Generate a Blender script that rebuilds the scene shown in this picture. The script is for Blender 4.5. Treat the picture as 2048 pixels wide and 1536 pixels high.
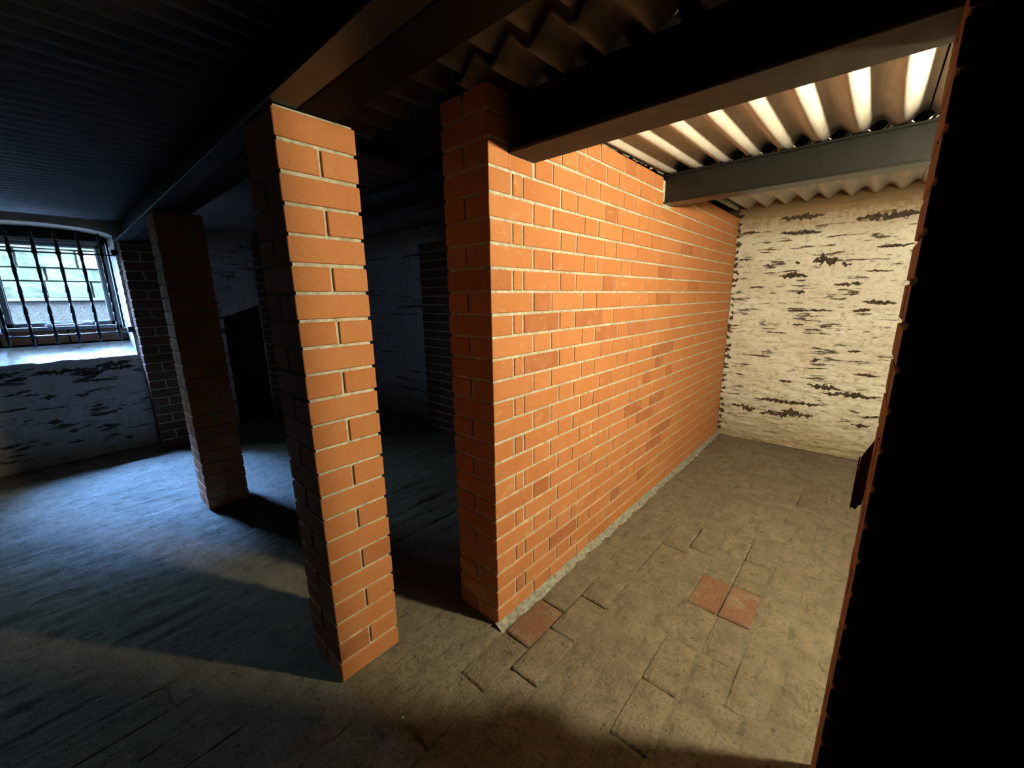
import bpy, bmesh, math, random
import numpy as np
from mathutils import Vector, Matrix, noise as mn

random.seed(7)
for o in list(bpy.data.objects): bpy.data.objects.remove(o)
sc = bpy.context.scene
COL = sc.collection

# ------------------------------------------------------------------ camera
F, PITCH, ROLL, YAW = 800.993, 0.22053, 0.01253, -0.72781
CAM = Vector((0.92431, -0.95216, 1.25624))
cy_, sy_, cp_, sp_ = math.cos(YAW), math.sin(YAW), math.cos(PITCH), math.sin(PITCH)
fwd = Vector((sy_*cp_, cy_*cp_, -sp_)); rgt = Vector((cy_, -sy_, 0)); dwn = fwd.cross(rgt)
cr_, sr_ = math.cos(ROLL), math.sin(ROLL)
r2 = rgt*cr_ + dwn*sr_; d2 = dwn*cr_ - rgt*sr_
cd = bpy.data.cameras.new('camera'); cam = bpy.data.objects.new('camera', cd); COL.objects.link(cam)
cam.matrix_world = Matrix(((r2.x, -d2.x, -fwd.x, CAM.x), (r2.y, -d2.y, -fwd.y, CAM.y), (r2.z, -d2.z, -fwd.z, CAM.z), (0, 0, 0, 1)))
cd.sensor_fit = 'HORIZONTAL'; cd.sensor_width = 36.0; cd.lens = F/2048*36.0
cd.shift_x = 3.845/2048; cd.shift_y = 6.213/2048
cd.clip_start = 0.01
sc.camera = cam

# ------------------------------------------------------------------ sky, exposure
w = bpy.data.worlds.new('sky'); sc.world = w; w.use_nodes = True
bg = w.node_tree.nodes['Background']; bg.inputs['Color'].default_value = (0.42, 0.66, 1.0, 1); bg.inputs['Strength'].default_value = 62.0
sc.view_settings.view_transform = 'Standard'; sc.view_settings.look = 'None'
sc.view_settings.exposure = 0.0; sc.view_settings.gamma = 1.0; sc.view_settings.use_curve_mapping = False
LAMP = Vector((1.60, 0.607, 1.655)); LAMP_R = 0.055; LAMP_STRENGTH = 1640.0; LAMP_COL = (1.0, 0.865, 0.55)
# daylight coming down over the garden wall from a bright hazy sky (wide, soft source)
sl = bpy.data.lights.new('sun', 'SUN'); sl.energy = 265.0; sl.color = (0.145, 0.35, 1.0); sl.angle = math.radians(36)
so = bpy.data.objects.new('sun', sl); COL.objects.link(so); so.rotation_euler = (0, math.radians(-42), math.radians(13))
# sampling portal in the window opening: it gives no light of its own, it only guides the sky's
pl = bpy.data.lights.new('window_portal', 'AREA'); pl.shape = 'RECTANGLE'; pl.size = 0.72; pl.size_y = 0.78
pl.cycles.is_portal = True
po = bpy.data.objects.new('window_portal', pl); COL.objects.link(po)
po.location = (-4.16, -0.885, 1.39); po.rotation_euler = (0, -math.pi/2, 0)
sc.cycles.use_denoising = True
sc.cycles.max_bounces = 8; sc.cycles.diffuse_bounces = 2; sc.cycles.transparent_max_bounces = 12
sc.cycles.sample_clamp_indirect = 4.0

# ------------------------------------------------------------------ materials
def mat(name, rough=0.9, spec=0.3, metal=0.0):
    m = bpy.data.materials.new(name); m.use_nodes = True
    nt = m.node_tree; b = nt.nodes['Principled BSDF']
    b.inputs['Roughness'].default_value = rough; b.inputs['Metallic'].default_value = metal
    b.inputs['Specular IOR Level'].default_value = spec
    return m, nt, b
def N(nt, t, **kw):
    n = nt.nodes.new(t)
    for k, v in kw.items():
        if k in n.inputs.keys(): n.inputs[k].default_value = v
        else: setattr(n, k, v)
    return n
def L(nt, a, b): nt.links.new(a, b)
def coords(nt, scale=(1, 1, 1), kind='Object', rnd=False):
    tc = N(nt, 'ShaderNodeTexCoord'); mp = N(nt, 'ShaderNodeMapping'); mp.inputs['Scale'].default_value = scale
    L(nt, tc.outputs[kind], mp.inputs['Vector'])
    if rnd:
        oi = N(nt, 'ShaderNodeObjectInfo'); mu = N(nt, 'ShaderNodeMath', operation='MULTIPLY'); mu.inputs[1].default_value = 57.0
        L(nt, oi.outputs['Random'], mu.inputs[0]); cx = N(nt, 'ShaderNodeCombineXYZ')
        for i in range(3): L(nt, mu.outputs[0], cx.inputs[i])
        L(nt, cx.outputs[0], mp.inputs['Location'])
    return mp.outputs[0]
def noisetex(nt, vec, scale, detail=4, rough=0.55):
    n = N(nt, 'ShaderNodeTexNoise'); n.inputs['Scale'].default_value = scale; n.inputs['Detail'].default_value = detail
    n.inputs['Roughness'].default_value = rough; L(nt, vec, n.inputs['Vector']); return n.outputs['Fac']
def ramp(nt, fac, stops):
    r = N(nt, 'ShaderNodeValToRGB'); e = r.color_ramp.elements
    while len(e) < len(stops): e.new(0.5)
    for i, (p, c) in enumerate(stops):
        e[i].position = p; e[i].color = (c, c, c, 1) if isinstance(c, (int, float)) else (*c, 1)
    L(nt, fac, r.inputs[0]); return r.outputs[0]
def mix(nt, fac, a, b, mode='MIX'):
    m = N(nt, 'ShaderNodeMix', data_type='RGBA', blend_type=mode)
    for s, v in ((0, fac), (6, a), (7, b)):
        if isinstance(v, (int, float)): m.inputs[s].default_value = v
        elif isinstance(v, tuple): m.inputs[s].default_value = (*v, 1)
        else: L(nt, v, m.inputs[s])
    return m.outputs[2]
def bump(nt, b, h, strength, dist):
    n = N(nt, 'ShaderNodeBump'); n.inputs['Strength'].default_value = strength; n.inputs['Distance'].default_value = dist
    L(nt, h, n.inputs['Height']); L(nt, n.outputs[0], b.inputs['Normal'])

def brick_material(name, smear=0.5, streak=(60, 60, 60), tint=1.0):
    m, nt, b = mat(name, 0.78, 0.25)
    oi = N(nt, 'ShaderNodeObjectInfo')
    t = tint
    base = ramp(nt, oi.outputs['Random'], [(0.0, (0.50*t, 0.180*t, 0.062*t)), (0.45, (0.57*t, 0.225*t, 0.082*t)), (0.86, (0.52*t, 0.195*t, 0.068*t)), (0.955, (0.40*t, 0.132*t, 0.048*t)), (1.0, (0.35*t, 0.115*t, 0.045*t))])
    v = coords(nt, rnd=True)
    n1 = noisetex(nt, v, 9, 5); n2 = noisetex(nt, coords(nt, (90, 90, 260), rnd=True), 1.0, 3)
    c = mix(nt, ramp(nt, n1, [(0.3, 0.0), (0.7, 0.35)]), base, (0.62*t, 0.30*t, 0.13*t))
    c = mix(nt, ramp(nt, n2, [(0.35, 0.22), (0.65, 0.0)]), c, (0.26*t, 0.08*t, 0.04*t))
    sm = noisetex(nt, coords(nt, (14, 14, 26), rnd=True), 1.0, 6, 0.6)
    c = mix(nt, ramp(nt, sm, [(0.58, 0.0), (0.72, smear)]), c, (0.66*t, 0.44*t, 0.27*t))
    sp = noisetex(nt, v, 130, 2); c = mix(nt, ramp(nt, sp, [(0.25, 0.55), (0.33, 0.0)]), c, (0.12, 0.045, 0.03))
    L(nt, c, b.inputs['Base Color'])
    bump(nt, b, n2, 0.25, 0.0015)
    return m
BRICK = brick_material('brick_red_orange', 0.45)
BRICK_P = brick_material('brick_smooth', 0.10)
BRICK_D = brick_material('brick_dark', 0.08, tint=0.24)  # brick colour scaled well down for the pilasters and the course under the window
BRICK_E = brick_material('brick_mid_dark', 0.10, tint=0.42)  # brick colour scaled down for the right wall's free end
def mortar_material():
    m, nt, b = mat('mortar', 0.95, 0.1)
    v = coords(nt); n = noisetex(nt, v, 45, 6, 0.65); n2 = noisetex(nt, v, 4, 3)
    c = ramp(nt, n, [(0.3, (0.32, 0.30, 0.23)), (0.5, (0.58, 0.55, 0.44)), (0.72, (0.76, 0.74, 0.63))])
    c = mix(nt, ramp(nt, n2, [(0.4, 0.0), (0.65, 0.5)]), c, (0.34, 0.32, 0.25))
    L(nt, c, b.inputs['Base Color']); bump(nt, b, n, 0.8, 0.004); return m
MORTAR = mortar_material()
def whitewash(name, axis, flake=0.5, dirt=0.4, clean=(0.80, 0.77, 0.68)):
    # axis: scale vector stretching the flakes along the courses
    m, nt, b = mat(name, 0.92, 0.15)
    v = coords(nt, axis, 'Generated' if False else 'Object')
    f1 = noisetex(nt, v, 1.0, 7, 0.66); f2 = noisetex(nt, coords(nt), 3.0, 4); f3 = noisetex(nt, coords(nt), 26, 6, 0.7)
    f4 = noisetex(nt, coords(nt, tuple(a*2.6 for a in axis)), 1.0, 5, 0.6)
    c = mix(nt, ramp(nt, f2, [(0.35, 0.0), (0.68, dirt)]), clean, (0.52, 0.42, 0.27))
    c = mix(nt, ramp(nt, f3, [(0.32, 0.75), (0.49, 0.0)]), c, (0.44, 0.38, 0.27))
    c = mix(nt, ramp(nt, f4, [(0.64, 0.0), (0.70, 0.7)]), c, (0.20, 0.16, 0.11))
    c = mix(nt, ramp(nt, f1, [(1.0-flake*0.8+0.0, 0.0), (1.0-flake*0.8+0.025, 0.93)]), c, (0.065, 0.052, 0.040))
    # damp, dirtier limewash just above the floor and under the roof
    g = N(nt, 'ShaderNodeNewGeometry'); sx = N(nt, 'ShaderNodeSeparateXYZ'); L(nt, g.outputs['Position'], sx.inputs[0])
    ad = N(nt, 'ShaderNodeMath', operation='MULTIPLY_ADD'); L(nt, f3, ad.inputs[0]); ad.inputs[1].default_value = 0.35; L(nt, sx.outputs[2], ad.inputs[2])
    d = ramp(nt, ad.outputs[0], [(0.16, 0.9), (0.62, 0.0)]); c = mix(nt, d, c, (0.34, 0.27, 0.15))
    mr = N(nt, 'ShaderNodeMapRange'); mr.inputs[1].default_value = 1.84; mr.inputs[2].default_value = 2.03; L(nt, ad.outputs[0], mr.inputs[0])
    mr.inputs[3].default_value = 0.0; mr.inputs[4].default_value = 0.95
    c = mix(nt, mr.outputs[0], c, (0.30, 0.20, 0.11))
    L(nt, c, b.inputs['Base Color'])
    bump(nt, b, f3, 0.6, 0.012); return m
WASH_Y = whitewash('limewashed_rubble_back', (5.0, 1, 34), 0.535, 0.35, (0.90, 0.89, 0.84))
WASH_X = whitewash('limewashed_rubble_side', (1, 4.0, 26), 0.53, 0.35, (0.80, 0.82, 0.84))
WASH_P = whitewash('limewash_clean', (3, 3, 9), 0.30, 0.35, (0.84, 0.84, 0.80))
def simple(name, col, rough=0.85, spec=0.3, metal=0.0, scale=20, var=0.35, bmp=0.3, dark=None):
    m, nt, b = mat(name, rough, spec, metal)
    n = noisetex(nt, coords(nt), scale, 6, 0.6)
    c = ramp(nt, n, [(0.3, dark or tuple(x*(1-var) for x in col)), (0.7, tuple(min(1, x*(1+var)) for x in col))])
    L(nt, c, b.inputs['Base Color'])
    if bmp: bump(nt, b, n, bmp, 0.003)
    return m
SLATE = simple('exposed_slate', (0.075, 0.058, 0.043), 0.9, 0.15, scale=40, var=0.5, bmp=0.8)
STEEL = simple('dark_painted_steel', (0.009, 0.0105, 0.010), 0.34, 0.4, scale=60, var=0.15, bmp=0.12)
STEEL_BLACK = simple('black_painted_steel', (0.008, 0.0075, 0.007), 0.7, 0.08, scale=40, var=0.3, bmp=0.2)
STEEL_BROWN = simple('steel_bounce_tint', (0.050, 0.036, 0.027), 0.65, 0.3, scale=25, var=0.35, bmp=0.3)  # light reflected off the brick wall, put into the beam underside's colour
STEEL_GREY = simple('grey_steel_angle', (0.026, 0.030, 0.034), 0.42, 0.5, 0.3, scale=30, var=0.3, bmp=0.2)
RUST = simple('rusted_plate', (0.11, 0.062, 0.032), 0.8, 0.3, 0.2, scale=60, var=0.5, bmp=0.6)
IRON = simple('black_iron', (0.02, 0.02, 0.022), 0.6, 0.4, 0.3, scale=80, var=0.4, bmp=0.4)
CEMENT_SHEET = None
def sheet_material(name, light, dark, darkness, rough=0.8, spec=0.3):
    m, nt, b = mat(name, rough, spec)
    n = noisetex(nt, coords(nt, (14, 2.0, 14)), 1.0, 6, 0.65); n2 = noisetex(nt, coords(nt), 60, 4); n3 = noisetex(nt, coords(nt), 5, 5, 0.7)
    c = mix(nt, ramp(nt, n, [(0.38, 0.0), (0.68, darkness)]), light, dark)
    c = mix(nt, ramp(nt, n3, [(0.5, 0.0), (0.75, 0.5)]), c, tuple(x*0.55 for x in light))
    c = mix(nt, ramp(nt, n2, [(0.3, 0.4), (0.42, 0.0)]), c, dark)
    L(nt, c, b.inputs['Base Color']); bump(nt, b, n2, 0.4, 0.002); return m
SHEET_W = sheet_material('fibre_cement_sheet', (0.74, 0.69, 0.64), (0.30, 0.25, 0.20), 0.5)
SHEET_D = sheet_material('dark_fibre_cement', (0.27, 0.24, 0.20), (0.12, 0.10, 0.085), 0.6)  # darker fibre cement for the aisle, left bay and short sheet ends
SHEET_S = sheet_material('corrugated_iron', (0.34, 0.34, 0.34), (0.20, 0.19, 0.18), 0.4, 0.55, 0.4)
def floor_material(name, base, red=0.0):
    m, nt, b = mat(name, 0.93, 0.2)
    v = coords(nt, rnd=(name != 'floor_dirt')); big = noisetex(nt, v, 2.2, 5, 0.6); mid = noisetex(nt, v, 14, 6, 0.65); fine = noisetex(nt, v, 90, 5, 0.7)
    c = ramp(nt, mid, [(0.28, tuple(x*0.62 for x in base)), (0.5, base), (0.74, tuple(x*1.28 for x in base))])
    c = mix(nt, ramp(nt, big, [(0.35, 0.45), (0.6, 0.0)]), c, tuple(x*0.60 for x in base))
    c = mix(nt, ramp(nt, fine, [(0.32, 0.9), (0.46, 0.0)]), c, tuple(x*0.40 for x in base))
    pit = noisetex(nt, v, 38, 3, 0.6)
    c = mix(nt, ramp(nt, pit, [(0.28, 0.8), (0.37, 0.0)]), c, tuple(x*0.32 for x in base))
    stx = noisetex(nt, coords(nt, (34, 6, 20)), 1.0, 5, 0.65)
    c = mix(nt, ramp(nt, stx, [(0.33, 0.75), (0.45, 0.0)]), c, tuple(x*0.45 for x in base))  # dark streaks put grazing shadows of the floor relief into the colour
    c = mix(nt, ramp(nt, fine, [(0.64, 0.0), (0.76, 0.8)]), c, tuple(min(1, x*1.8) for x in base))
    if red:
        c = mix(nt, ramp(nt, mid, [(0.47, red), (0.60, 0.03)]), c, (0.27, 0.125, 0.072))
    L(nt, c, b.inputs['Base Color'])
    a0 = N(nt, 'ShaderNodeMath', operation='ADD'); L(nt, mid, a0.inputs[0]); L(nt, stx, a0.inputs[1]); a = N(nt, 'ShaderNodeMath', operation='ADD'); L(nt, a0.outputs[0], a.inputs[0]); L(nt, fine, a.inputs[1])
    bump(nt, b, a.outputs[0], 1.0, 0.012); return m
FLOOR = floor_material('floor_dirt', (0.265, 0.230, 0.165))
PAVER = floor_material('paving_brick_dusty', (0.265, 0.225, 0.160), 0.0)
PAVER_RED = floor_material('paving_brick_red', (0.27, 0.20, 0.135), 0.75)
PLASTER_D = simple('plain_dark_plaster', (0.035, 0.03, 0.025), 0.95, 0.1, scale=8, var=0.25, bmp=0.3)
BRICK_SHADE = simple('brick_painted_shade', (0.016, 0.013, 0.012), 0.9, 0.1, scale=30, var=0.4, bmp=0.4)  # shade on the right wall's near side, painted as near-black brick
FRAME = simple('window_frame_paint', (0.13, 0.12, 0.10), 0.45, 0.4, scale=30, var=0.2, bmp=0.1)
WHITE = simple('white_metal', (0.75, 0.75, 0.75), 0.35, 0.5, scale=40, var=0.1, bmp=0.1)
STONE_OUT = simple('garden_wall_stone', (0.085, 0.092, 0.062), 0.95, 0.1, scale=9, var=0.5, bmp=0.9)
STONE_PALE = simple('pale_ledge_stone', (0.13, 0.125, 0.11), 0.95, 0.1, scale=14, var=0.2, bmp=0.8)
GRAVEL = simple('roughcast', (0.09, 0.082, 0.075), 0.95, 0.1, scale=70, var=0.5, bmp=1.0)
def glass_mat():
    m, nt, b = mat('window_glass', 0.02, 0.5)
    nt.nodes.remove(b); out = nt.nodes['Material Output']
    t = N(nt, 'ShaderNodeBsdfTransparent'); t.inputs[0].default_value = (0.96, 0.98, 0.97, 1); g = N(nt, 'ShaderNodeBsdfGlossy'); g.inputs['Roughness'].default_value = 0.03
    lw = N(nt, 'ShaderNodeLayerWeight'); pw = N(nt, 'ShaderNodeMath', operation='POWER'); pw.inputs[1].default_value = 5.0; L(nt, lw.outputs['Facing'], pw.inputs[0])
    fr = N(nt, 'ShaderNodeMath', operation='MULTIPLY_ADD'); fr.inputs[1].default_value = 0.9; fr.inputs[2].default_value = 0.03; L(nt, pw.outputs[0], fr.inputs[0]); mx = N(nt, 'ShaderNodeMixShader'); L(nt, fr.outputs[0], mx.inputs[0]); L(nt, t.outputs[0], mx.inputs[1]); L(nt, g.outputs[0], mx.inputs[2])
    L(nt, mx.outputs[0], out.inputs[0]); return m
GLASS = glass_mat()

# ------------------------------------------------------------------ helpers
def link(name, me, m=None, parent=None, loc=(0, 0, 0), rot=(0, 0, 0)):
    o = bpy.data.objects.new(name, me); COL.objects.link(o)
    o.location = loc; o.rotation_euler = rot
    if m is not None and not me.materials: me.materials.append(m)
    if parent: o.parent = parent
    return o
def tag(o, label=None, cat=None, group=None, kind=None):
    if label: o['label'] = label
    if cat: o['category'] = cat
    if group: o['group'] = group
    if kind: o['kind'] = kind
    return o
def mesh(name, verts, faces, smooth=False):
    me = bpy.data.meshes.new(name); me.from_pydata([tuple(v) for v in verts], [], faces); me.update()
    if smooth:
        me.polygons.foreach_set('use_smooth', [True]*len(me.polygons))
    return me
def bm_mesh(name, bm, smooth=False):
    bmesh.ops.recalc_face_normals(bm, faces=bm.faces)
    me = bpy.data.meshes.new(name); bm.to_mesh(me); bm.free()
    if smooth: me.polygons.foreach_set('use_smooth', [True]*len(me.polygons))
    return me
def bm_box(bm, x0, x1, y0, y1, z0, z1, bevel=0.0):
    r = bmesh.ops.create_cube(bm, size=1.0)
    for v in r['verts']:
        v.co = Vector(((x0+x1)/2 + v.co.x*(x1-x0), (y0+y1)/2 + v.co.y*(y1-y0), (z0+z1)/2 + v.co.z*(z1-z0)))
    if bevel:
        es = list({e for v in r['verts'] for e in v.link_edges})
        bmesh.ops.bevel(bm, geom=es, offset=bevel, segments=1, affect='EDGES')
def bm_tube(bm, p, q, r, n=10, r2=None):
    p, q = Vector(p), Vector(q); d = q-p
    res = bmesh.ops.create_cone(bm, cap_ends=True, segments=n, radius1=r, radius2=r if r2 is None else r2, depth=d.length)
    mt = Matrix.Translation((p+q)/2) @ d.to_track_quat('Z', 'Y').to_matrix().to_4x4()
    bmesh.ops.transform(bm, matrix=mt, verts=res['verts'])
def box(name, x0, x1, y0, y1, z0, z1, m, parent=None, bevel=0.0):
    bm = bmesh.new(); bm_box(bm, x0, x1, y0, y1, z0, z1, bevel)
    return link(name, bm_mesh(name, bm), m, parent)
def nz(*p): return mn.noise(Vector(p))

_bc = {}
def brick_mesh(l, d, h, m, bev=0.0018):
    k = (round(l, 3), round(d, 3), round(h, 3), m.name)
    if k not in _bc:
        bm = bmesh.new(); bm_box(bm, -l/2, l/2, -d/2, d/2, -h/2, h/2, bev)
        me = bm_mesh('brick', bm); me.materials.append(m); _bc[k] = me
    return _bc[k]
CH, BH = 0.075, 0.065
nbricks = {}
def brick(parent, x0, x1, y0, y1, z0, z1, m=BRICK, jit=0.0008, name='brick'):
    if x1-x0 < 0.012 or y1-y0 < 0.012 or z1-z0 < 0.012: return None
    me = brick_mesh(x1-x0, y1-y0, z1-z0, m)
    o = link(name, me, None, parent, ((x0+x1)/2+random.uniform(-jit, jit), (y0+y1)/2+random.uniform(-jit, jit), (z0+z1)/2+random.uniform(-jit, jit)*0.7),
             (0, random.uniform(-.002, .002), random.uniform(-.004, .004)))
    return o
def bricks_joined(parent, boxes, m, name='brickwork'):
    bm = bmesh.new()
    for b in boxes: bm_box(bm, *b)
    o = link(name, bm_mesh(name, bm), m, parent); o['kind'] = 'stuff'; return o
def flemish(length, odd):
    """list of (start, end, kind) along a face"""
    out = []; s = 0.0
    if not odd: seq = ['S', 'H']; i = 0
    else:
        out += [(0, 0.1025, 'H'), (0.1125, 0.1575, 'C')]; s = 0.1675; seq = ['S', 'H']; i = 0
    while s < length:
        k = seq[i % 2]; l = 0.215 if k == 'S' else 0.1025
        out.append((s, min(s+l, length), k)); s += l+0.01; i += 1
    return out

# ------------------------------------------------------------------ floor
def axis_vals(spec):
    v = []
    for a, b, st in spec:
        n = max(1, round((b-a)/st)); v += [a+(b-a)*i/n for i in range(n)]
    return v+[spec[-1][1]]
RX0, RP = 0.034, 0.1183          # paving rows run along y
def row_of(x): return math.floor((x-RX0)/RP)
def joint_y(r, k):               # start of brick k in row r
    off = {0: 0.0, 1: 0.127, 2: 0.035, 3: 0.10, 4: 0.155, 5: 0.162}.get(r % 6, 0.06)
    if r == 5: off = 0.160
    if r == 4: off = 0.16
    return off + k*0.2285
SPECIAL = {(0, 0): (True, .0035), (1, 0): (False, .003), (1, -1): (False, .003), (0, -1): (False, .002), (5, 2): (True, .004), (4, 2): (True, .0025), (4, 0): (False, .002), (0, 1): (False, .002), (1, 1): (False, .001), (2, 3): (False, .001), (2, 4): (False, .001), (3, 4): (False, .001), (4, -1): (False, .001), (5, 3): (False, .003), (5, 4): (False, .002)}
def floor_h(x, y):
    h = -0.0022 + 0.0045*nz(x*3.1, y*2.3, 1.7) + 0.0022*nz(x*14, y*9, 4.0) + 0.0011*nz(x*40, y*33, 9.0)
    fx = (x-RX0)/RP; r = math.floor(fx); dx = min(fx-r, r+1-fx)*RP
    mask = max(0.12, min(1.0, 0.55+2.0*nz(x*1.7+5, y*1.3, 20.0)))
    wob = 0.004*nz(x*9, y*9, 3)
    if x < -0.6: mask = 1.1*mask+0.35
    kk = math.floor((y-joint_y(r, 0))/0.2285); own = (r, kk) in SPECIAL
    if own: mask = 1.9; wob *= .4; h -= .0012
    g = max(0, 1-abs(dx+wob)/0.010); h -= 0.009*g*mask*(0.6+0.9*nz(x*7, y*7, 50))
    fy = (y-joint_y(r, 0))/0.2285; dy = min(fy-math.floor(fy), math.ceil(fy)-fy)*0.2285
    g = max(0, 1-abs(dy+wob)/0.010); h -= 0.008*g*mask*(0.6+0.9*nz(x*7, y*7, 60))
    if x < -0.9: h += 0.009*nz(x*11, y*3.0, 31.0) + 0.009*nz(x*24, y*6, 37.0)
    return h
xs = axis_vals([(-4.12, -1.0, 0.016), (-1.0, 1.25, 0.0115), (1.25, 2.2, 0.07)])
ys = axis_vals([(-2.75, -1.5, 0.04), (-1.5, 1.2, 0.0115), (1.2, 3.15, 0.024)])
V = [(x, y, floor_h(x, y)) for y in ys for x in xs]; nx = len(xs)
FC = [(j*nx+i, j*nx+i+1, (j+1)*nx+i+1, (j+1)*nx+i) for j in range(len(ys)-1) for i in range(nx-1)]
floor = link('floor', mesh('floor', V, FC, True), FLOOR); tag(floor, kind='structure')
_pv = {}
def paver(r, k, red=False, lift=0.0):
    x0 = RX0+r*RP+0.004; x1 = x0+RP-0.008; y0 = joint_y(r, k)+0.004; y1 = y0+0.2205
    key = ((r*7+k*3) % 5, red)
    if key not in _pv:
        bm = bmesh.new(); bm_box(bm, -.0555, .0555, -.110, .110, -.03, 0.0)
        bmesh.ops.bevel(bm, geom=list(bm.edges), offset=.005, segments=1, affect='EDGES')
        for v in bm.verts: v.co += Vector((random.uniform(-.002, .002), random.uniform(-.002, .002), random.uniform(-.0006, .0006)))
        me = bm_mesh('paving_brick', bm); me.materials.append(PAVER_RED if red else PAVER); _pv[key] = me
    return link('paving_brick', _pv[key], None, floor, ((x0+x1)/2, (y0+y1)/2, random.uniform(-.0058, -.0022)+lift), (random.uniform(-.005, .005), random.uniform(-.008, .008), random.uniform(-.006, .006)))
for r in range(-8, 8):
    for k in range(-5, 12):
        y0 = joint_y(r, k); x0 = RX0+r*RP
        if y0 < -1.15 or y0 > 2.2 or x0+RP > 0.985: continue
        if -0.36 < x0 < 0.02 and y0+.23 > -0.01: continue            # under the dividing wall
        if -0.57 < x0 < -0.22 and -0.75 < y0 < -0.28: continue       # under the pillar
        red, lift = SPECIAL.get((r, k), (False, 0.0)); pv = paver(r, k, red, lift)
        if (r, k) in SPECIAL: pv.location.z = lift*0.7

# white lime crumbs lodged in some of the joints
bm = bmesh.new()
def crumb(x, y, r):
    h = floor_h(x, y); n = 5; a0 = random.random()*6
    c = bm.verts.new((x, y, h+r*.7)); ring = [bm.verts.new((x+r*random.uniform(.6, 1.3)*math.cos(a0+i*6.283/n), y+r*random.uniform(.6, 1.5)*math.sin(a0+i*6.283/n), h-.001)) for i in range(n)]
    for i in range(n): bm.faces.new((c, ring[i], ring[(i+1) % n]))
for (xa, ya, xb, yb, n, sp_) in ((.625, .82, .626, 1.23, 130, .004), (.63, 1.045, .705, 1.065, 26, .003), (.278, .70, .279, 1.18, 40, .004), (.395, .94, .39, 1.16, 26, .006), (.61, .80, .632, .90, 40, .008), (.72, .79, .73, .80, 8, .004), (.16, 1.0, .28, 1.19, 20, .006), (.57, .10, .60, .26, 16, .01), (.02, .0, .03, .6, 40, .012)):
    for i in range(n):
        t = random.random(); crumb(xa+(xb-xa)*t+random.gauss(0, sp_), ya+(yb-ya)*t+random.gauss(0, sp_), random.uniform(.0008, .0026))
for i in range(260): crumb(random.uniform(-.2, .97), random.uniform(-.9, 2.2), random.uniform(.0006, .0016))
LIME = simple('lime_crumbs', (0.62, 0.57, 0.45), 0.95, 0.1)
tag(link('lime_crumbs', bm_mesh('lime_crumbs', bm), LIME, floor), kind='stuff')

# ------------------------------------------------------------------ ceiling sheets
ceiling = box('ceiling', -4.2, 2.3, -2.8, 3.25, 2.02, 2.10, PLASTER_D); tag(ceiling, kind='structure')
def corr(x0, x1, y0, y1, zfun, pitch, amp, phase, thick, m, ragged=0.0, ny=2, per=12):
    """sheet with valleys (lowest lines) at phase + k*pitch; zfun(y) = height of the valley underside"""
    n = max(4, int((x1-x0)/pitch*per)); X = [x0+(x1-x0)*i/n for i in range(n+1)]
    Vv, Ff = [], []
    for j in range(ny+1):
        for x in X:
            e = ragged*(nz(x*23, 1.0, 5.0)+0.6*nz(x*70, 2.0, 8.0)) if j == 0 else 0
            y = y0+(y1-y0)*j/ny + e
            z = zfun(y)+amp*(1-math.cos(2*math.pi*(x-phase)/pitch))
            Vv.append((x, y, z))
    a = len(Vv); Vv += [(x, y, z+thick) for x, y, z in Vv]; c = n+1
    for j in range(ny):
        for i in range(n):
            q = (j*c+i, j*c+i+1, (j+1)*c+i+1, (j+1)*c+i); Ff.append(q[::-1]); Ff.append(tuple(t+a for t in q))
    for i in range(n):
        Ff.append((i, i+1, i+1+a, i+a)); k = ny*c+i; Ff.append((k+1, k, k+a, k+1+a))
    for j in range(ny):
        k = j*c; Ff.append((k+c, k, k+a, k+c+a)); k = j*c+n; Ff.append((k, k+c, k+c+a, k+a))
    me = mesh('corrugated_sheet', Vv, Ff)
    for p in me.polygons: p.use_smooth = len(p.vertices) == 4 and abs(p.normal.z) > 0.25
    return link('corrugated_sheet', me, m, ceiling)
zr = lambda y: 1.863+0.0225*y
pr = 0.129
def run(x0, x1, wide, fn):
    x = x0
    while x < x1-0.05:
        fn(x, min(x+wide, x1)); x += wide
# front left bay, fine corrugated iron
run(-4.1, 2.2, 0.0765*10, lambda a, b: corr(a, b-0.002, -2.75, -0.445, lambda y: 1.887+0.004*(y+0.445), 0.0765, 0.0110, 0.0, 0.002, SHEET_S, per=10))
# middle strip over the aisle, fibre cement
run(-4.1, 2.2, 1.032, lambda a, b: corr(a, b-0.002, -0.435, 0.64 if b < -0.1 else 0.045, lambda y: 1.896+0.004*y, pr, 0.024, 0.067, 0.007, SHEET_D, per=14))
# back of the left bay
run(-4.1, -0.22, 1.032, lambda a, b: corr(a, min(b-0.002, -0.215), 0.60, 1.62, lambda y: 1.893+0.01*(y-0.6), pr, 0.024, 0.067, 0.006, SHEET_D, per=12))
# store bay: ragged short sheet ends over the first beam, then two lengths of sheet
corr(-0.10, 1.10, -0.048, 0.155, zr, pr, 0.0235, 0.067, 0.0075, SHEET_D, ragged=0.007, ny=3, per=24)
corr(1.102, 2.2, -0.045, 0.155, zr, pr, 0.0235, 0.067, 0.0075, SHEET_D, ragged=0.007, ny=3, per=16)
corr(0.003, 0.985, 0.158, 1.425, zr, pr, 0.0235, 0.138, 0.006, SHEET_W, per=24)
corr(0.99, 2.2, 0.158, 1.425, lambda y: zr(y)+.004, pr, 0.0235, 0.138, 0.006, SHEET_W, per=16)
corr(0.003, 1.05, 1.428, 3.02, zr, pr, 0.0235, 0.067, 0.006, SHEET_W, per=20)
corr(1.052, 2.2, 1.428, 3.02, zr, pr, 0.0235, 0.067, 0.006, SHEET_W, per=12)

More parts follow.
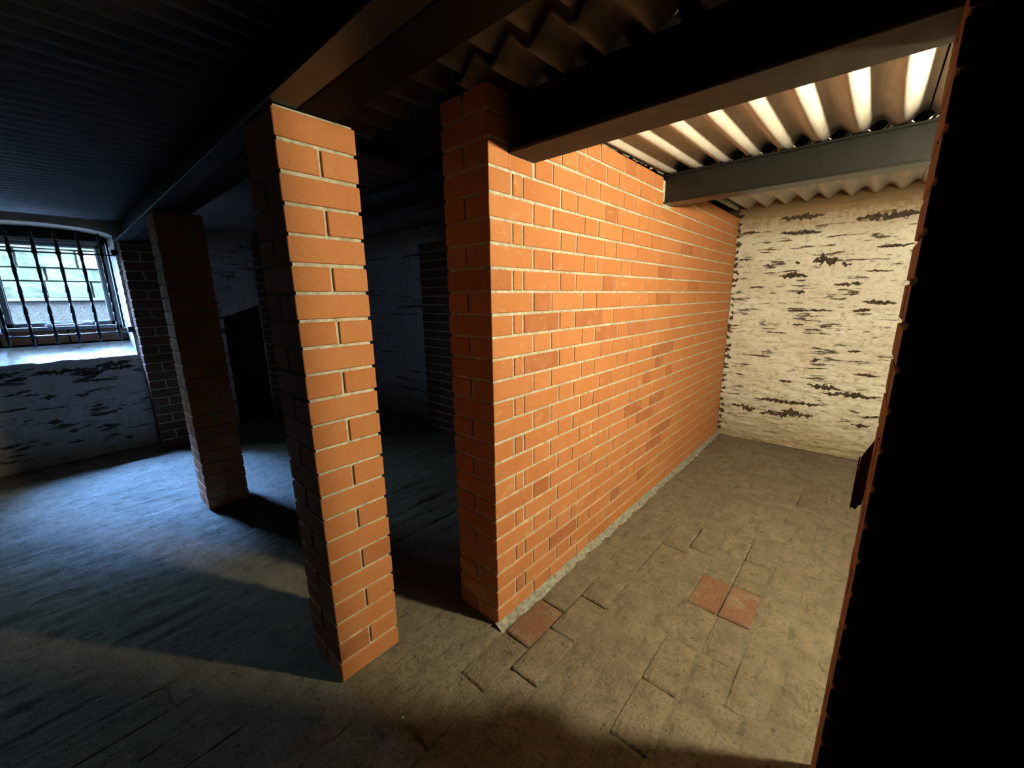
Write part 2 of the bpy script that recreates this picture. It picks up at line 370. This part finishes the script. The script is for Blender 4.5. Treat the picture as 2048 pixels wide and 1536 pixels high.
# ------------------------------------------------------------------ dividing brick wall of the store bay
WLEN = 2.965
BEAM2 = (0.093, 0.228, 1.700, 1.853)     # y0, y1, z0, z1
BEAM4 = (1.355, 1.470, 1.743, 1.889)
wall = box('wall_center', -0.209, -0.0045, 0.0045, WLEN, 0.0, 1.86, MORTAR); tag(wall, kind='structure')
cand, back = [], []
for c in range(25):
    z0, z1 = c*CH+0.005, c*CH+0.005+BH
    for (a, b, k) in flemish(WLEN, c % 2 == 1):
        if k == 'S': xr = (-0.1025, 0.0)
        else: xr = (-0.215, 0.0)
        if c % 2 == 0 and a == 0: xr = (-0.1025, 0)
        segs = [(a, b, z0, z1)]
        for (b0, b1, bz0, bz1) in (BEAM2, BEAM4):
            ns = []
            for (p, q, u, v) in segs:
                if v > bz0 and p < b1 and q > b0:
                    if p < b0-0.012: ns.append((p, b0-0.002, u, v))
                    if q > b1+0.012: ns.append((b1+0.002, q, u, v))
                    if u < bz0-0.016: ns.append((max(p, b0-.002), min(q, b1+.002), u, bz0-0.002))
                else: ns.append((p, q, u, v))
            segs = ns
        for (p, q, u, v) in segs: cand.append((xr[0], xr[1], p, q, u, v))
        if k == 'S': back.append((-0.215, -0.1125, a, b, z0, z1))
def camd(t): return (Vector(((t[0]+t[1])/2, (t[2]+t[3])/2, (t[4]+t[5])/2))-CAM).length
cand.sort(key=camd)
for t in cand[:288]: brick(wall, *t)
bricks_joined(wall, cand[288:], BRICK)
bk_near = [t for t in back if t[2] < 0.01]; bk = [t for t in back if t[2] >= 0.01]
for t in bk_near: brick(wall, *t)
bricks_joined(wall, bk, BRICK)
# lumpy mortar fillet at the wall foot, and bedding along the top
def strip(name, pts, prof, m, parent, amp=0.006, fr=18):
    V, Fq = [], []; n = len(prof)
    for i, p in enumerate(pts):
        for j, (dx, dz) in enumerate(prof):
            s = 1+0.5*nz(p[0]*fr+j, p[1]*fr, 7.0); V.append((p[0]+dx*s*p[2]+amp*nz(p[0]*40, p[1]*40, j*3.)*(1 if j else 0), p[1]+dx*s*p[3], p[4]+dz*s))
    for i in range(len(pts)-1):
        for j in range(n-1): Fq.append((i*n+j, i*n+j+1, (i+1)*n+j+1, (i+1)*n+j))
    return link(name, mesh(name, V, Fq, True), m, parent)
prof = [(-0.006, 0.022), (0.008, 0.016), (0.020, 0.006), (0.032, -0.002), (0.036, -0.012)]
CEMF = simple('grey_cement_fillet', (0.27, 0.27, 0.23), 0.95, 0.1, scale=40, var=0.5, bmp=0.9)
strip('mortar_fillet', [(0.0, y*0.012, 1, 0, -0.004) for y in range(-1, 247)], prof, CEMF, wall)
strip('mortar_bedding', [(0.0, y*0.012, 1, 0, 1.872+0.0225*y*0.012+.004*nz(y*.3, 0, 0)) for y in range(20, 247) if not 1.34 < y*0.012 < 1.48], [(-0.10, 0.058), (-0.03, 0.05), (-0.010, 0.036), (-0.004, 0.016), (-0.003, 0.0), (-0.02, -0.006)], MORTAR, wall, 0.004, 30)

# ------------------------------------------------------------------ brick pillars
def pillar(x1, y0, courses, label, m=BRICK_P, nubs=True):
    """x1 = face towards the store bay, y0 = face towards the viewer"""
    x0, y1 = x1-0.215, y0+0.215
    root = bpy.data.objects.new('brick_pillar', None); COL.objects.link(root); root.location = (x1-.1075, y0+.1075, 0)
    tag(root, label, 'pillar', 'square brick pillars under the long beam')
    H = courses*CH
    def put(o):
        if o: o.location = Vector(o.location)-Vector(root.location)
        return o
    bm = bmesh.new(); bm_box(bm, x0+.0065, x1-.0065, y0+.0065, y1-.0065, 0, H)
    put(link('mortar', bm_mesh('mortar', bm), MORTAR, root))
    for c in range(courses):
        z0 = c*CH+.004; z1 = z0+BH
        if c % 2 == 0: parts = [(x0, x0+.1025, y0, y1), (x1-.1025, x1, y0, y1)]
        else: parts = [(x0, x1, y0, y0+.1025), (x0, x1, y1-.1025, y1)]
        for p in parts: put(brick(root, *p, z0, z1, m))
    return root
pillar(-0.2308, -0.5136, 23, 'orange brick pillar nearest the camera, lit bright by the lamp on its right face')
pillar(-1.9530, -0.5120, 23, 'unlit black brick pillar nearer the barred window, thin blue daylight strip on its left face')
def cement_collar(x1, y0):
    pass
# pilaster against the window wall
pil = bpy.data.objects.new('brick_pilaster', None); COL.objects.link(pil); pil.location = (-3.64, -.285, 0)
tag(pil, 'dark brick pilaster against the wall just right of the barred window', 'pilaster')
def pput(o, root):
    if o: o.location = Vector(o.location)-Vector(root.location)
pput(box('mortar', -3.712, -3.556, -.499, -.071, 0, 1.72, MORTAR, pil), pil)
for c in range(23):
    z0 = c*CH+.004; z1 = z0+BH
    if c % 2 == 0: ps = [(-3.6525, -3.55, -.505, -.29), (-3.6525, -3.55, -.28, -.065), (-3.712, -3.6625, -.505, -.40)]
    else: ps = [(-3.712, -3.55, -.505, -.4025), (-3.6525, -3.55, -.3925, -.1775), (-3.6525, -3.55, -.1675, -.065)]
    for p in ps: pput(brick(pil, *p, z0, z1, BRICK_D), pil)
# second pilaster beyond the alcove and the one on the back wall of the left bay
def small_pilaster(x0, x1, y0, y1, courses, face, label):
    root = bpy.data.objects.new('brick_pilaster', None); COL.objects.link(root); root.location = ((x0+x1)/2, (y0+y1)/2, 0)
    tag(root, label, 'pilaster')
    pput(box('mortar', x0+.005, x1-.005, y0+.005, y1-.005, 0, courses*CH, MORTAR, root), root)
    for c in range(courses):
        z0 = c*CH+.004; z1 = z0+BH
        s, e = (y0, y1) if face == 'x' else (x0, x1)
        cuts = [s] + ([s+.1075] if c % 2 else [s+.22]) ; t = cuts[-1]
        while t < e-.05: t += .225; cuts.append(min(t, e+.01))
        cuts = [q for q in cuts if q < e+.0101]
        if cuts[-1] < e: cuts.append(e+.01)
        for p, q in zip(cuts[:-1], cuts[1:]):
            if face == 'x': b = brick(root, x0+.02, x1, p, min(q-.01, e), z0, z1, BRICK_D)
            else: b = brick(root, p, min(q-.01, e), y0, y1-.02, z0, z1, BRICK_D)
            pput(b, root)
    return root
small_pilaster(-3.73, -3.60, .46, .90, 24, 'x', 'dark brick pilaster beside the black alcove, seen past the black pillar')
small_pilaster(-2.13, -1.69, 1.29, 1.49, 23, 'y', 'dim brick pilaster on the far wall, seen between the two front brick corners')

# ------------------------------------------------------------------ wall on the right with its free brick end
wr = box('wall_right', 0.9745, 2.12, 0.0055, 0.2095, 0.0, 1.695, BRICK_SHADE); tag(wr, kind='structure')
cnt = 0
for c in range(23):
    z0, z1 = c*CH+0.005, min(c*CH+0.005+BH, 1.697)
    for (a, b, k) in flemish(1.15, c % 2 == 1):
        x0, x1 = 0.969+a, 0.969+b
        bm_ = BRICK_E if a < .01 else BRICK_SHADE
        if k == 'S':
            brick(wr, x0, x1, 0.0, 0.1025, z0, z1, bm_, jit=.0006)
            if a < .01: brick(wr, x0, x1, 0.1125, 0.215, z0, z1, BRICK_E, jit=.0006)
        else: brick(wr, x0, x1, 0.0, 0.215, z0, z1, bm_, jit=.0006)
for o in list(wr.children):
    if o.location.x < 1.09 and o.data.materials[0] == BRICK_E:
        kk = 'shaded_' + o.data.name
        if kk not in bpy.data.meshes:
            me = o.data.copy(); me.name = kk; me.materials.append(BRICK_SHADE)
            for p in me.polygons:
                if p.normal.y < -0.6: p.material_index = 1  # viewer-side faces carry the painted shade
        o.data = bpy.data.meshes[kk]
# rusted plate with a bolt fixed on the inner face of the wall end
pt = bpy.data.objects.new('steel_plate', None); COL.objects.link(pt); pt.location = (0.975, 0.225, 0.87)
tag(pt, 'small rusty steel plate with slanted top bolted to the edge of the right brick wall', 'bracket')
bm = bmesh.new()
prof2 = [(0.9505, 0.766), (0.9600, 0.762), (0.9660, 0.787), (0.995, 0.790), (0.995, 1.00), (0.9525, 0.890)]
vs = [bm.verts.new((x, 0.216, z)) for x, z in prof2]; vb = [bm.verts.new((x, 0.224, z)) for x, z in prof2]
prof2 = None
bm.faces.new(vs); bm.faces.new(vb[::-1])
for i in range(6): bm.faces.new((vs[i], vb[i], vb[(i+1) % 6], vs[(i+1) % 6]))
o = link('plate', bm_mesh('plate', bm), RUST, pt); pput(o, pt)
bm = bmesh.new(); bm_box(bm, 0.9490, 0.9515, 0.212, 0.236, 0.764, 0.890); o = link('folded_edge', bm_mesh('folded_edge', bm), RUST, pt); pput(o, pt)
for zz in (0.784, 0.803):
    bm = bmesh.new(); bm_tube(bm, (0.963, 0.208, zz), (0.963, 0.218, zz), 0.0055, 6); bm_tube(bm, (0.963, 0.200, zz), (0.963, 0.209, zz), 0.003, 8)
    o = link('bolt', bm_mesh('bolt', bm), STEEL_GREY, pt); pput(o, pt)

# ------------------------------------------------------------------ rough limewashed walls
def rough(u, v, s=1.0):
    return s*(0.012*nz(u*2.2, v*5, 3.3) + 0.010*nz(u*7, v*24, 8.1) + 0.006*nz(u*20, v*60, 2.2))
def patch(V, Fc, fn, nu, nv):
    a = len(V)
    for j in range(nv+1):
        for i in range(nu+1): V.append(fn(i/nu, j/nv))
    for j in range(nv):
        for i in range(nu): k = a+j*(nu+1)+i; Fc.append((k, k+1, k+nu+2, k+nu+1))
# back wall of the store bay
V, Fc = [], []
patch(V, Fc, lambda u, v: (-0.02+u*2.2, 2.975-rough(u*2.2, v*1.98)-.006, v*1.98), 300, 330)
wb = link('wall_back', mesh('wall_back', V, Fc, True), WASH_Y); tag(wb, kind='structure')
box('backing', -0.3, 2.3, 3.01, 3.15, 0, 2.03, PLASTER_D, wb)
FLK = [(0.919, 1.769, 0.169, 0.025, -0.02), (0.433, 1.713, 0.132, 0.015, -0.05), (0.974, 1.57, 0.084, 0.011, -0.02), (0.613, 1.495, 0.074, 0.046, 0.1), (0.744, 1.464, 0.03, 0.012, -0.07), (0.927, 1.407, 0.077, 0.006, -0.05), (0.43, 1.397, 0.096, 0.019, -0.04), (0.253, 1.478, 0.044, 0.012, -0.11), (0.446, 1.49, 0.016, 0.012, -0.06), (0.769, 1.32, 0.088, 0.012, 0.06), (0.486, 1.268, 0.034, 0.011, -0.01), (0.812, 1.263, 0.035, 0.009, -0.01), (0.958, 1.188, 0.095, 0.014, -0.07), (0.589, 1.128, 0.136, 0.007, 0.01), (0.87, 1.132, 0.057, 0.012, 0.11), (0.588, 1.085, 0.079, 0.004, 0.02), (0.502, 1.018, 0.041, 0.008, 0.04), (0.392, 0.947, 0.05, 0.005, 0.01), (0.607, 0.979, 0.059, 0.007, -0.03), (0.87, 0.831, 0.042, 0.009, 0.07), (0.886, 0.757, 0.047, 0.004, 0.1), (0.664, 0.68, 0.079, 0.005, 0.06), (0.473, 0.555, 0.05, 0.009, 0.05), (0.721, 0.54, 0.105, 0.02, -0.04), (0.89, 0.498, 0.182, 0.014, 0.04), (0.507, 0.381, 0.244, 0.016, 0.03), (0.195, 0.287, 0.099, 0.022, -0.12), (0.505, 0.278, 0.188, 0.025, 0.1), (1.029, 0.352, 0.069, 0.008, 0.2), (0.981, 0.277, 0.059, 0.012, 0.09), (0.637, 0.738, 0.026, 0.013, 0.33), (0.964, 0.66, 0.058, 0.01, -0.07), (0.432, 1.826, 0.143, 0.018, -0.01), (0.106, 1.748, 0.06, 0.008, -0.03), (0.083, 1.538, 0.054, 0.007, -0.01), (0.227, 1.584, 0.044, 0.004, -0.08), (1.021, 1.775, 0.06, 0.016, 0.0), (0.05, 0.994, 0.049, 0.005, 0.04), (0.306, 1.263, 0.026, 0.008, -0.02), (0.79, 1.248, 0.059, 0.006, -0.02)]
def flake_stone(parent, cu, cz, hw, hh, t, pos):
    """bare slate laid bare by fallen limewash: a thin ragged-edged stone face"""
    hh *= 1.6; n = max(14, int(hw/0.004)); bm = bmesh.new(); s = random.uniform(0, 99)
    top, bot = [], []
    for i in range(n+1):
        q = -1+2*i/n; env = (1-abs(q)**2.2)**0.8
        u = cu+q*hw; zc = cz+q*hw*t+hh*0.35*nz(q*3, s, 0)
        a = hh*env*(0.55+0.9*nz(q*hw*45, s, 1)+0.5*nz(q*hw*150, s, 5)); b = hh*env*(0.55+0.9*nz(q*hw*45, s, 2)+0.5*nz(q*hw*150, s, 6))
        z1 = zc+max(0.0009, a); z0 = zc-max(0.0009, b)
        top.append((u, z1)); bot.append((u, z0))
    ft = [bm.verts.new(pos(u, z, 0.0022)) for u, z in top]; mid = [bm.verts.new(pos(a[0], (a[1]+b[1])/2, 0.0035)) for a, b in zip(top, bot)]; fb = [bm.verts.new(pos(u, z, 0.0022)) for u, z in bot]
    bt = [bm.verts.new(pos(u, z, -0.008)) for u, z in top]; bb = [bm.verts.new(pos(u, z, -0.008)) for u, z in bot]
    for i in range(n):
        for A, B in ((ft, mid), (mid, fb), (bt, ft), (fb, bb)): bm.faces.new((A[i], A[i+1], B[i+1], B[i]))
    me = bm_mesh('stone', bm); return link('stone', me, SLATE, parent)
for f in FLK:
    flake_stone(wb, *f, lambda u, z, e: (u, 2.975-rough(u+0.02, z)-.006-e, z))
for i in range(34):
    flake_stone(wb, random.uniform(.008, .022), .06+i*.055+random.uniform(-.012, .012), random.uniform(.012, .034), random.uniform(.010, .022), random.uniform(-.3, .3), lambda u, z, e: (u, 2.975-rough(u+0.02, z)-.006-e, z))
# dark ragged corner where the brick wall meets the back wall
corner = box('wall_back_corner', -.3, -.0, 2.966, 3.0, 0, 2.0, SLATE)
corner.name = 'trim_1'; tag(corner, kind='structure')

# window wall
SILL_F, SILL_B, YR, YL, XF, XB = 0.815, 0.925, -0.52, -1.34, -3.74, -4.02
YC, HALF = (YR+YL)/2, (YR-YL)/2
def arch(y): return 1.768+0.068*math.sqrt(max(0, 1-((y-YC)/HALF)**2*0.98))
def wx(y, z): return XF+rough(y, z, 1.0)-.004
def al_top(y): return 1.10+0.34*(y-.14)+.012*nz(y*20, 0, 0)
V, Fc = [], []
def P(y0, y1, z0, z1, cell=0.014):
    nu = max(1, int((y1-y0)/cell)); 
    f0 = z0 if callable(z0) else (lambda y: z0); f1 = z1 if callable(z1) else (lambda y: z1)
    nv = max(1, int((f1(y1)-f0(y0))/cell))
    def fn(u, v):
        y = y0+(y1-y0)*u; z = f0(y)+(f1(y)-f0(y))*v; return (wx(y, z), y, z)
    patch(V, Fc, fn, nu, nv)
sill_edge = lambda y: SILL_F+0.010*nz(y*9, 5, 5)+0.006*nz(y*30, 2, 5)
P(YL, YR, 0, sill_edge); P(-2.6, YL, 0, 1.98, .03); P(YR, .14, 0, 1.98, .016); P(YL, YR, arch, 1.98); P(.14, .46, al_top, 1.98); P(.46, 1.6, 0, 1.98, .04)
wl = link('wall_left', mesh('wall_left', V, Fc, True), WASH_X); tag(wl, kind='structure')
V, Fc = [], []
def jit3(x, y, z): return .005*nz(x*14, y*14, z*14)
patch(V, Fc, lambda u, v: (wx(YR, SILL_F+v*(arch(YR)-SILL_F))*(1-u)+XB*u, YR+jit3(u, v*3, 1)*2-.012*u, SILL_F+v*(arch(YR)-SILL_F)), 10, 50)
patch(V, Fc, lambda u, v: (wx(YL, SILL_F+v*(arch(YL)-SILL_F))*(1-u)+XB*u, YL+jit3(u, v*3, 4)*2, SILL_F+v*(arch(YL)-SILL_F)), 10, 50)
patch(V, Fc, lambda u, v: (wx(YL+u*(YR-YL), arch(YL+u*(YR-YL)))*(1-v)+XB*v, YL+u*(YR-YL), arch(YL+u*(YR-YL))+jit3(u*3, v, 2)*v), 50, 8)
def sillp(u, v):
    y = YL+u*(YR-YL); z0 = sill_edge(y); x0 = wx(y, z0)
    return (x0*(1-v)+(XB+.06)*v, y, z0*(1-v)+SILL_B*v+(.012*nz(y*7, v*3, 9)+.006*nz(y*25, v*9, 9))*math.sin(v*math.pi))
patch(V, Fc, sillp, 60, 14)
rv = link('reveal', mesh('reveal', V, Fc, True), WASH_P, wl)
# alcove lining
V, Fc = [], []
patch(V, Fc, lambda u, v: (-3.76-.25*u, .14, v*1.1), 6, 30); patch(V, Fc, lambda u, v: (-4.01, .14+u*.34, v*1.25), 8, 20); patch(V, Fc, lambda u, v: (-3.76-.25*v, .14+u*.32, al_top(.14+u*.32)), 12, 4)
link('alcove_lining', mesh('alcove_lining', V, Fc), PLASTER_D, wl)
# masonry behind the limewash, open at the window
bm = bmesh.new()
bm_box(bm, -4.14, -4.03, -2.8, 1.75, -.05, .93); bm_box(bm, -4.14, -4.03, -2.8, 1.75, 1.75, 2.3); bm_box(bm, -4.14, -4.03, -2.8, -1.235, .93, 1.75); bm_box(bm, -4.14, -4.03, -.545, 1.75, .93, 1.75)
link('masonry', bm_mesh('masonry', bm), PLASTER_D, wl)
# low brick course under the window frame
for k in range(4):
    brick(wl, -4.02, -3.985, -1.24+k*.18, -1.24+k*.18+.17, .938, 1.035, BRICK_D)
# whitewashed patch by the alcove
V, Fc = [], []
patch(V, Fc, lambda u, v: (wx(.14+.30*u, al_top(.14+.3*u)+(.27)*v)+.004+.003*nz(u*6, v*6, 1), .14+.30*u+.006*nz(v*9, 0, 3), al_top(.14+.3*u)+.002+(.25+.03*nz(u*5, 1, 1))*v), 20, 20)
link('plaster_patch', mesh('plaster_patch', V, Fc, True), WASH_P, wl)
# bare slates in the window wall
for i in range(46):
    u = random.uniform(-1.55, -.62); z = random.uniform(.08, .78); hw = random.uniform(.02, .085)
    if i < 6: z = random.uniform(.70, .79); hw = random.uniform(.08, .13)
    flake_stone(wl, u, z, hw, random.uniform(.006, .014)*(1.6 if i < 6 else 1), random.uniform(-.05, .22), lambda y, z, e: (wx(y, z)+e, y, z))

# ------------------------------------------------------------------ window
win = bpy.data.objects.new('window_1', None); COL.objects.link(win); win.location = (-3.99, -.885, 1.39); tag(win, kind='structure')
def wput(o): pput(o, win); return o
Y0, Y1, Z0, Z1 = -1.225, -.555, 1.040, 1.750
bm = bmesh.new()
for (a, b, c, d) in ((Y0, Y1, Z0, Z0+.028), (Y0, Y1, Z1-.028, Z1), (Y0, Y0+.028, Z0, Z1), (Y1-.028, Y1, Z0, Z1)): bm_box(bm, -4.03, -3.965, a, b, c, d, .002)
wput(link('window_frame', bm_mesh('window_frame', bm), FRAME, win))
bm = bmesh.new(); a0, a1, b0, b1 = Y0+.03, Y1-.03, Z0+.03, Z1-.03
for (a, b, c, d) in ((a0, a1, b0, b0+.034), (a0, a1, b1-.026, b1), (a0, a0+.034, b0, b1), (a1-.034, a1, b0, b1)): bm_box(bm, -4.015, -3.975, a, b, c, d, .003)
cas = wput(link('casement', bm_mesh('casement', bm), FRAME, win))
bm = bmesh.new(); bm_box(bm, -3.999, -3.995, a0+.03, a1-.03, b0+.03, b1-.024); wput(link('pane', bm_mesh('pane', bm), GLASS, win))
bm = bmesh.new()
for (a, b, c, d) in ((a0+.034, a1-.034, b0+.034, b0+.040), (a1-.040, a1-.034, b0+.034, b1-.026), (a0+.034, a0+.040, b0+.034, b1-.026), (a0+.034, a1-.034, b1-.031, b1-.026)): bm_box(bm, -3.994, -3.985, a, b, c, d)
wput(link('glazing_bead', bm_mesh('glazing_bead', bm), WHITE, win))
bm = bmesh.new(); bm_tube(bm, (-3.955, -1.00, 1.082), (-3.95, -.80, 1.088), .004); bm_tube(bm, (-3.95, -.80, 1.088), (-3.945, -.77, 1.100), .005); bm_tube(bm, (-3.945, -.77, 1.100), (-3.95, -.735, 1.092), .005); bm_box(bm, -3.972, -3.95, -.99, -.965, 1.07, 1.095); bm_box(bm, -3.972, -3.95, -.84, -.815, 1.07, 1.095)
wput(link('casement_stay', bm_mesh('casement_stay', bm), WHITE, win))
bm = bmesh.new(); bm_box(bm, -4.14, -4.03, Y0-.03, Y1+.03, .925, 1.045); wput(link('outer_sill', bm_mesh('outer_sill', bm), STONE_PALE, win))

# iron grille in front of the window
gr = bpy.data.objects.new('window_grille', None); COL.objects.link(gr); gr.location = (-3.75, -.9, 1.35)
tag(gr, 'black iron grille of upright bars and two cross rods in front of the window', 'grille')
for k in range(7):
    yb = -.600-.1185*k; bm = bmesh.new(); zt = min(1.79, arch(max(YL+.02, yb))-.015); z = .945
    while z < zt-.01:
        z2 = min(z+.155, zt); zm = (z+z2)/2
        bm_tube(bm, (-3.765, yb, z), (-3.765, yb, zm), .0085, 8, .0125); bm_tube(bm, (-3.765, yb, zm), (-3.765, yb, z2), .0125, 8, .0085); z = z2
    for zz in (1.012, 1.628): bm_tube(bm, (-3.765, yb, zz-.013), (-3.765, yb, zz+.013), .0150, 8)
    o = link('bar', bm_mesh('bar', bm, True), IRON, gr); pput(o, gr)
for zz, m_ in ((1.012, STEEL_GREY), (1.628, IRON)):
    bm = bmesh.new(); bm_tube(bm, (-3.765, -1.335, zz), (-3.765, -.512, zz), .0058, 8); o = link('cross_rod', bm_mesh('cross_rod', bm, True), m_, gr); pput(o, gr)
    bm = bmesh.new(); bm_box(bm, -3.765, -3.719, -.545, -.509, zz+.0, zz+.042, .003); o = link('clamp', bm_mesh('clamp', bm), IRON, gr); pput(o, gr)

# ------------------------------------------------------------------ outside: ground and garden wall
og = box('ground_outside', -9, -4.14, -6, 4, .75, .86, GRAVEL); og.name = 'trim_2'; tag(og, kind='structure')
gw = bpy.data.objects.new('garden_wall', None); COL.objects.link(gw); gw.location = (-5.9, -1, .86)
tag(gw, 'pale mossy stone garden wall in daylight seen through the barred window', 'wall')
def gput(o): pput(o, gw); return o
gput(box('core', -6.2, -5.66, -4.0, 2.2, .86, 1.94, GRAVEL, gw)); gput(box('plinth', -5.7, -5.46, -4.0, 2.2, .86, 1.275, GRAVEL, gw, .01))
gput(box('ledge', -5.72, -5.42, -4.0, 2.2, 1.275, 1.305, STONE_PALE, gw, .006))
zc = 1.31
for hh in (.18, .135, .19, .15):
    y = -3.95+random.uniform(0, .2)
    while y < 2.1:
        l = random.uniform(.22, .5); bm = bmesh.new(); bm_box(bm, -5.72, -5.60+random.uniform(-.012, .012), y, y+l-.018, zc, zc+hh-.016)
        bmesh.ops.subdivide_edges(bm, edges=list(bm.edges), cuts=2, use_grid_fill=True)
        for v in bm.verts: v.co += Vector((.012*nz(v.co.y*9, v.co.z*9, y), .006*nz(v.co.z*14, y, 2), .006*nz(v.co.y*14, y, 4)))
        gput(link('stone', bm_mesh('stone', bm), random.choice([STONE_OUT, STONE_OUT, STONE_PALE]), gw)); y += l
    zc += hh

# ------------------------------------------------------------------ remaining shell
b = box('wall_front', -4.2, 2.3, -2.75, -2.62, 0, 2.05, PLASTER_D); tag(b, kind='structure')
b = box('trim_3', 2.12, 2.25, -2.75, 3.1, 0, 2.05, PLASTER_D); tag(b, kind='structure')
V, Fc = [], []
patch(V, Fc, lambda u, v: (-4.05+u*3.85, 1.50-rough(u*3.8, v*1.9, .8), v*2.03), 120, 70)
lb = link('wall_back_left', mesh('wall_back_left', V, Fc, True), WASH_X); lb.name = 'wall_far'; tag(lb, kind='structure')
box('backing', -4.1, -.216, 1.53, 3.15, 0, 2.05, PLASTER_D, lb)

# ------------------------------------------------------------------ steel beams
def ibeam(x0, x1, yc, width, z0, z1, tf, tw, m, label, flange_mat=None):
    root = bpy.data.objects.new('steel_beam', None); COL.objects.link(root); root.location = ((x0+x1)/2, yc, z0)
    tag(root, label, 'beam')
    for nm, a in (('bottom_flange', (x0, x1, yc-width/2, yc+width/2, z0, z0+tf)), ('top_flange', (x0, x1, yc-width/2, yc+width/2, z1-tf, z1))):
        o = box(nm, *a, (flange_mat or m) if nm == 'bottom_flange' else m, root, .002); pput(o, root)
    o = box('web', x0, x1, yc-tw/2, yc+tw/2, z0+tf-.0005, z1-tf+.0005, m, root); pput(o, root)
    return root
lb_ = ibeam(-3.70, 2.10, -.398, .105, 1.7265, 1.886, .011, .009, STEEL_BLACK, 'long black steel beam running over both pillars towards the window')
o = box('angle_flange', -3.70, 2.10, -.522, -.452, 1.7275, 1.7375, STEEL_GREY, lb_, .001); pput(o, lb_)
o = box('angle_leg', -3.70, 2.10, -.4585, -.4515, 1.7375, 1.884, STEEL, lb_, .001); pput(o, lb_)
ibeam(-.07, 2.10, .1605, .133, 1.700, 1.853, .011, .008, STEEL_BLACK, 'black steel beam across the mouth of the lit bay, over the end of the orange wall', STEEL_BROWN)
ibeam(-.06, 2.10, 1.4125, .113, 1.743, 1.8885, .009, .07, STEEL, 'dark green-grey steel beam deeper inside the lit bay, resting in the orange wall')
ibeam(-3.70, -.215, .545, .12, 1.755, 1.8905, .010, .008, STEEL, 'unlit steel beam in the dark space between the pillar and the orange wall')

# ------------------------------------------------------------------ small things on the floor
def pebble(x, y, r, label, m):
    bm = bmesh.new(); bmesh.ops.create_icosphere(bm, subdivisions=2, radius=r)
    for v in bm.verts: v.co = Vector((v.co.x*1.2, v.co.y, v.co.z*.6))*(1+.25*nz(v.co.x*200, v.co.y*200, v.co.z*200))
    o = link('pebble', bm_mesh('pebble', bm, True), m, None, (x, y, floor_h(x, y)+r*.5+.001)); tag(o, label, 'pebble'); return o
pebble(.017, -.449, .0045, 'tiny white pebble on the floor in front of the near pillar', WHITE)

# ------------------------------------------------------------------ the lamp of the bay, behind the right wall
lf = bpy.data.objects.new('ceiling_lamp', None); COL.objects.link(lf); lf.location = (LAMP.x, LAMP.y, 1.84)
tag(lf, 'round globe lamp hanging under the roof sheets behind the right wall', 'lamp')
bm = bmesh.new(); bm_tube(bm, (0, 0, -.145), (0, 0, -.115), .036, 20); bm_tube(bm, (0, 0, -.115), (0, 0, .03), .008, 10); bm_tube(bm, (0, 0, .03), (0, 0, .04), .045, 20)
link('lamp_holder', bm_mesh('lamp_holder', bm), STEEL_GREY, lf)
m, nt, b_ = mat('lamp_glow'); b_.inputs['Base Color'].default_value = (1, .9, .7, 1); b_.inputs['Emission Color'].default_value = (*LAMP_COL, 1); b_.inputs['Emission Strength'].default_value = LAMP_STRENGTH
bm = bmesh.new(); bmesh.ops.create_uvsphere(bm, u_segments=24, v_segments=14, radius=LAMP_R)
link('globe', bm_mesh('globe', bm, True), m, lf, (0, 0, LAMP.z-1.84))
